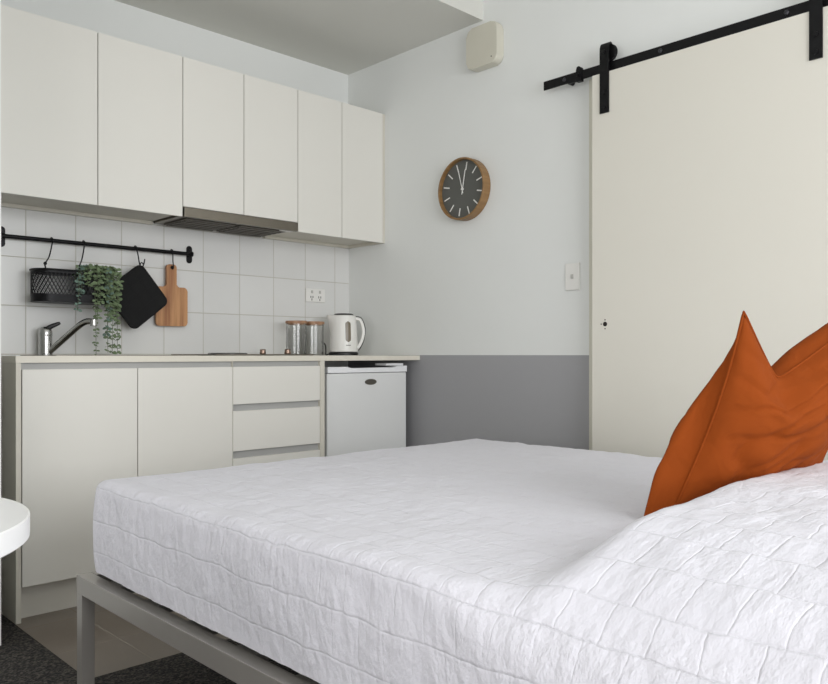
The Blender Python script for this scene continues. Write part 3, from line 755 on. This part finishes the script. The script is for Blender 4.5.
def sm(a, b, x):
    t_ = max(0, min(1, (x-a)/(b-a))); return t_*t_*(3-2*t_)
def quilt():
    bm = nb(); uvl = bm.loops.layers.uv.new('UVMap'); g = .0125
    ZB = FZ+.016
    nx, ny, nz = int((MX1-MX0)/g), int((MY1-MY0)/g), int((MZ-ZB)/g)
    cache = {}
    def V(i, j, k):
        if (i, j, k) not in cache:
            cache[i, j, k] = bm.verts.new((MX0+(MX1-MX0)*i/nx, MY0+(MY1-MY0)*j/ny, ZB+(MZ-ZB)*k/nz))
        return cache[i, j, k]
    def F(vs, side):
        f = bm.faces.new(vs)
        for l in f.loops:
            x, y, z = l.vert.co; h = MZ-z
            if side == 'T': uv = (y, x)
            elif side == 'W': uv = (y, x-h)
            elif side == 'N': uv = (y+h, x)
            elif side == 'S': uv = (y-h, x)
            else: uv = (y, x+h)
            l[uvl].uv = uv
    for i in range(nx):
        for j in range(ny): F([V(i, j, nz), V(i+1, j, nz), V(i+1, j+1, nz), V(i, j+1, nz)], 'T')
    for j in range(ny):
        for k in range(nz):
            F([V(0, j, k), V(0, j, k+1), V(0, j+1, k+1), V(0, j+1, k)], 'W'); F([V(nx, j, k), V(nx, j+1, k), V(nx, j+1, k+1), V(nx, j, k+1)], 'E')
    for i in range(nx):
        for k in range(nz):
            F([V(i, 0, k), V(i+1, 0, k), V(i+1, 0, k+1), V(i, 0, k+1)], 'S'); F([V(i, ny, k), V(i, ny, k+1), V(i+1, ny, k+1), V(i+1, ny, k)], 'N')
    for v in bm.verts:
        x, y, z = v.co
        nearp = 1-sm(.55, .92, y)
        rp = .045; rt = .028+.10*nearp
        ix0, ix1, iy0, iy1, iz = MX0+rt, MX1-rt, MY0+rp, MY1-rp, MZ-rt
        c_ = Vector((min(max(x, ix0), ix1), min(max(y, iy0), iy1), min(z, iz)))
        q = Vector(((x-c_.x)/rt, (y-c_.y)/rp, (z-c_.z)/rt))
        if q.length > 1e-9:
            m_ = max(abs(q.x), abs(q.y), abs(q.z)); q = q.normalized()*m_
            x, y, z = c_.x+q.x*rt, c_.y+q.y*rp, c_.z+q.z*rt
        # pillow bulge
        side = sm(-.01, .13, x-MX0)
        up = sm(FZ+.03, MZ-.02, z)
        shp = .8*sm(MX0-.06, MX0+.34, x)+.2*sm(MX0+.2, MX0+.7, x)
        bul = .100*shp*(1-sm(.655, .755, y))
        bul *= 1-.30*sm(1.9, 2.4, x)
        z += bul*up
        nearp2 = 1-sm(.6, .96, y)
        # side swell & wrinkles
        if x < MX0+.10:
            hgt = (MZ-z)/(MZ-FZ)
            x += .010*math.sin(hgt*3.14)*-1 + nearp2*(-.012*hgt)
        n1 = noise.noise(Vector((x*5, y*5, z*5)))*.006+noise.noise(Vector((x*13, y*17, z*9)))*.0030+noise.noise(Vector((x*30, y*42, z*14)))*.0016+abs(noise.noise(Vector((x*9+4, y*22, z*9))))*-.004
        top = sm(MZ-.05, MZ-.01, z)
        z += n1*top*.8
        if x < MX0+.06: x += (n1*1.0+noise.noise(Vector((3.1, y*55, z*10)))*.0022)*(1-top)*(.5+.5*sm(FZ, FZ+.05, z))
        if y > MY1-.06: y += n1*(1-top)
        x = min(x, 2.476)
        v.co = (x, y, z)
    return bm
o = obj('quilt', quilt(), M['quilt'], angle=180)
tag(o, 'white quilted bedspread covering the whole bed and its pillows', 'bedspread')

# cushion
def cushion():
    bm = nb(); n = 44
    BL = Vector((1.540, .805, .606)); TL = Vector((1.596, .680, 1.022)); BR = Vector((1.930, .650, .668)); TR = Vector((2.030, .510, 1.035))
    nrm = ((BR-BL).cross(TL-BL)).normalized()     # towards the pillows (-Y)
    if nrm.y > 0: nrm = -nrm
    ex = (BL-BR).normalized()
    V = {}
    for s_ in (0, 1):
        for i in range(n+1):
            for j in range(n+1):
                u, v = i/n, j/n
                bw = .045                                            # edges bow inwards between the corners
                uu = u+(0.5-u)*2*bw*math.sin(math.pi*v)**1.0*(abs(2*u-1)**3)
                vv = v+(0.5-v)*2*bw*math.sin(math.pi*u)**1.0*(abs(2*v-1)**3)
                p = BL*(1-uu)*(1-vv)+BR*uu*(1-vv)+TL*(1-uu)*vv+TR*uu*vv
                dd = (u-.35)/.35 if u < .35 else (u-.35)/.42
                dip = max(0, 1-math.sqrt(dd*dd+.004))*sm(.30, 1.0, v)
                p += (TL-BL).normalized()*-.140*dip
                a = (math.sin(math.pi*u)**.62)*(math.sin(math.pi*v)**.62)
                th = (.085 if s_ == 0 else .105)*a
                th *= 1-.22*dip
                # radiating creases from corners
                w = (noise.noise(Vector((u*4+5*s_, v*4, 2)))*.014+noise.noise(Vector((u*10, v*7+9*s_, 1)))*.006)*(1 if s_ == 0 else .25)
                w -= .007*max(0, 1-abs(noise.noise(Vector((u*3.2+v*1.5, v*6-u*3, 7+s_))))*7)*(1.5 if s_ == 0 else .3)
                w += .006*math.sin((u*1.2+v)*22+3*noise.noise(Vector((u*3, v*3, 5))))*math.exp(-((u-.15)**2+(v-.25)**2)/.03)
                th = th+w*min(1, a*1.6)
                edge = (i in (0, n) or j in (0, n))
                if edge:
                    if s_ == 1: V[1, i, j] = V[0, i, j]; continue
                    V[0, i, j] = bm.verts.new(p); continue
                if s_ == 1:                                      # the far face is overstuffed and bulges past the left seam
                    fat = math.exp(-((u-.11)/.12)**2)*sm(0, .06, u)*(1-sm(.30, 1.0, v))
                    f2 = math.exp(-((v-.90)/.09)**2)*sm(.22, .50, u)*(1-sm(.85, 1, u))
                    p = p+(TL-BL).normalized()*.040*f2
                    p = p+ex*(.085+.04*(1-v)**2)*fat-Vector((0, 0, .035))*fat*(1-v)
                V[s_, i, j] = bm.verts.new(p+nrm*(th if s_ == 0 else -th))
    for s_ in (0, 1):
        for i in range(n):
            for j in range(n): bm.faces.new([V[s_, i, j], V[s_, i+1, j], V[s_, i+1, j+1], V[s_, i, j+1]])
    loop = [V[0, i, 0].co.copy() for i in range(n)]+[V[0, n, j].co.copy() for j in range(n)]+[V[0, i, n].co.copy() for i in range(n, 0, -1)]+[V[0, 0, j].co.copy() for j in range(n, 0, -1)]
    return bm, loop, BL
bmc, loop, BL = cushion()
o = obj('cushion', bmc, M['cush'], angle=180, origin=(1.75, .68, .60)); tag(o, 'plump rust orange cushion with chopped top, propped against the pillows', 'cushion')
obj('seam', tube(nb(), loop, .0032, 6, closed=True), M['cush'], o)

# ------------------------------------------------------------ table
t = thing('round_table', 'small white round pedestal table at the left edge, in front of cupboards', 'table', (.106, 1.217, .003))
bm = nb(); lathe(bm, [(.2712, .689), (.273, .6908), (.273, .7182), (.2712, .720)], (.106, 1.217, 0), 80); obj('tabletop', bm, M['table'], t)
bm = nb(); lathe(bm, [(.035, .02), (.025, .05), (.022, .60), (.03, .67), (.10, .688)], (.106, 1.217, 0), 28); obj('pedestal', bm, M['table'], t)
bm = nb(); lathe(bm, [(.20, .0032), (.20, .008), (.18, .013), (.035, .022)], (.106, 1.217, 0), 48); obj('foot_plate', bm, M['table'], t)

# ------------------------------------------------------------ light
w = bpy.data.worlds.new('World'); S.world = w; w.use_nodes = True
bg = w.node_tree.nodes['Background']; bg.inputs[0].default_value = (.80, .88, 1, 1); bg.inputs[1].default_value = .6
def area(name, loc, rot, sx, sy, power, col):
    l = bpy.data.lights.new(name, 'AREA'); l.shape = 'RECTANGLE'; l.size = sx; l.size_y = sy; l.energy = power; l.color = col
    o = bpy.data.objects.new(name, l); COL.objects.link(o); o.location = loc; o.rotation_euler = rot; return o
area('daylight_left_window', (XW-.16, (W1[0]+W1[1])/2, (W1[2]+W1[3])/2), (0, R(-90), 0), W1[3]-W1[2], W1[1]-W1[0], 58, (1, .965, .925))
area('daylight_rear_window', ((W2[0]+W2[1])/2, YS-.16, (W2[2]+W2[3])/2), (R(90), 0, 0), W2[1]-W2[0], W2[3]-W2[2], 118, (.985, .99, 1))

# ------------------------------------------------------------ camera
cam = bpy.data.cameras.new('Camera'); co = bpy.data.objects.new('Camera', cam); COL.objects.link(co)
cam.sensor_width = 36; cam.lens = 781.6/828*36; cam.shift_y = 12.5/828; cam.clip_start = .02
co.location = (0, 0, .935); co.rotation_euler = (R(90), 0, -math.atan2(.6953, .7187))
S.camera = co
S.view_settings.view_transform = 'Standard'; S.view_settings.look = 'None'; S.view_settings.gamma = 1
S.view_settings.exposure = -.13; S.view_settings.use_curve_mapping = False
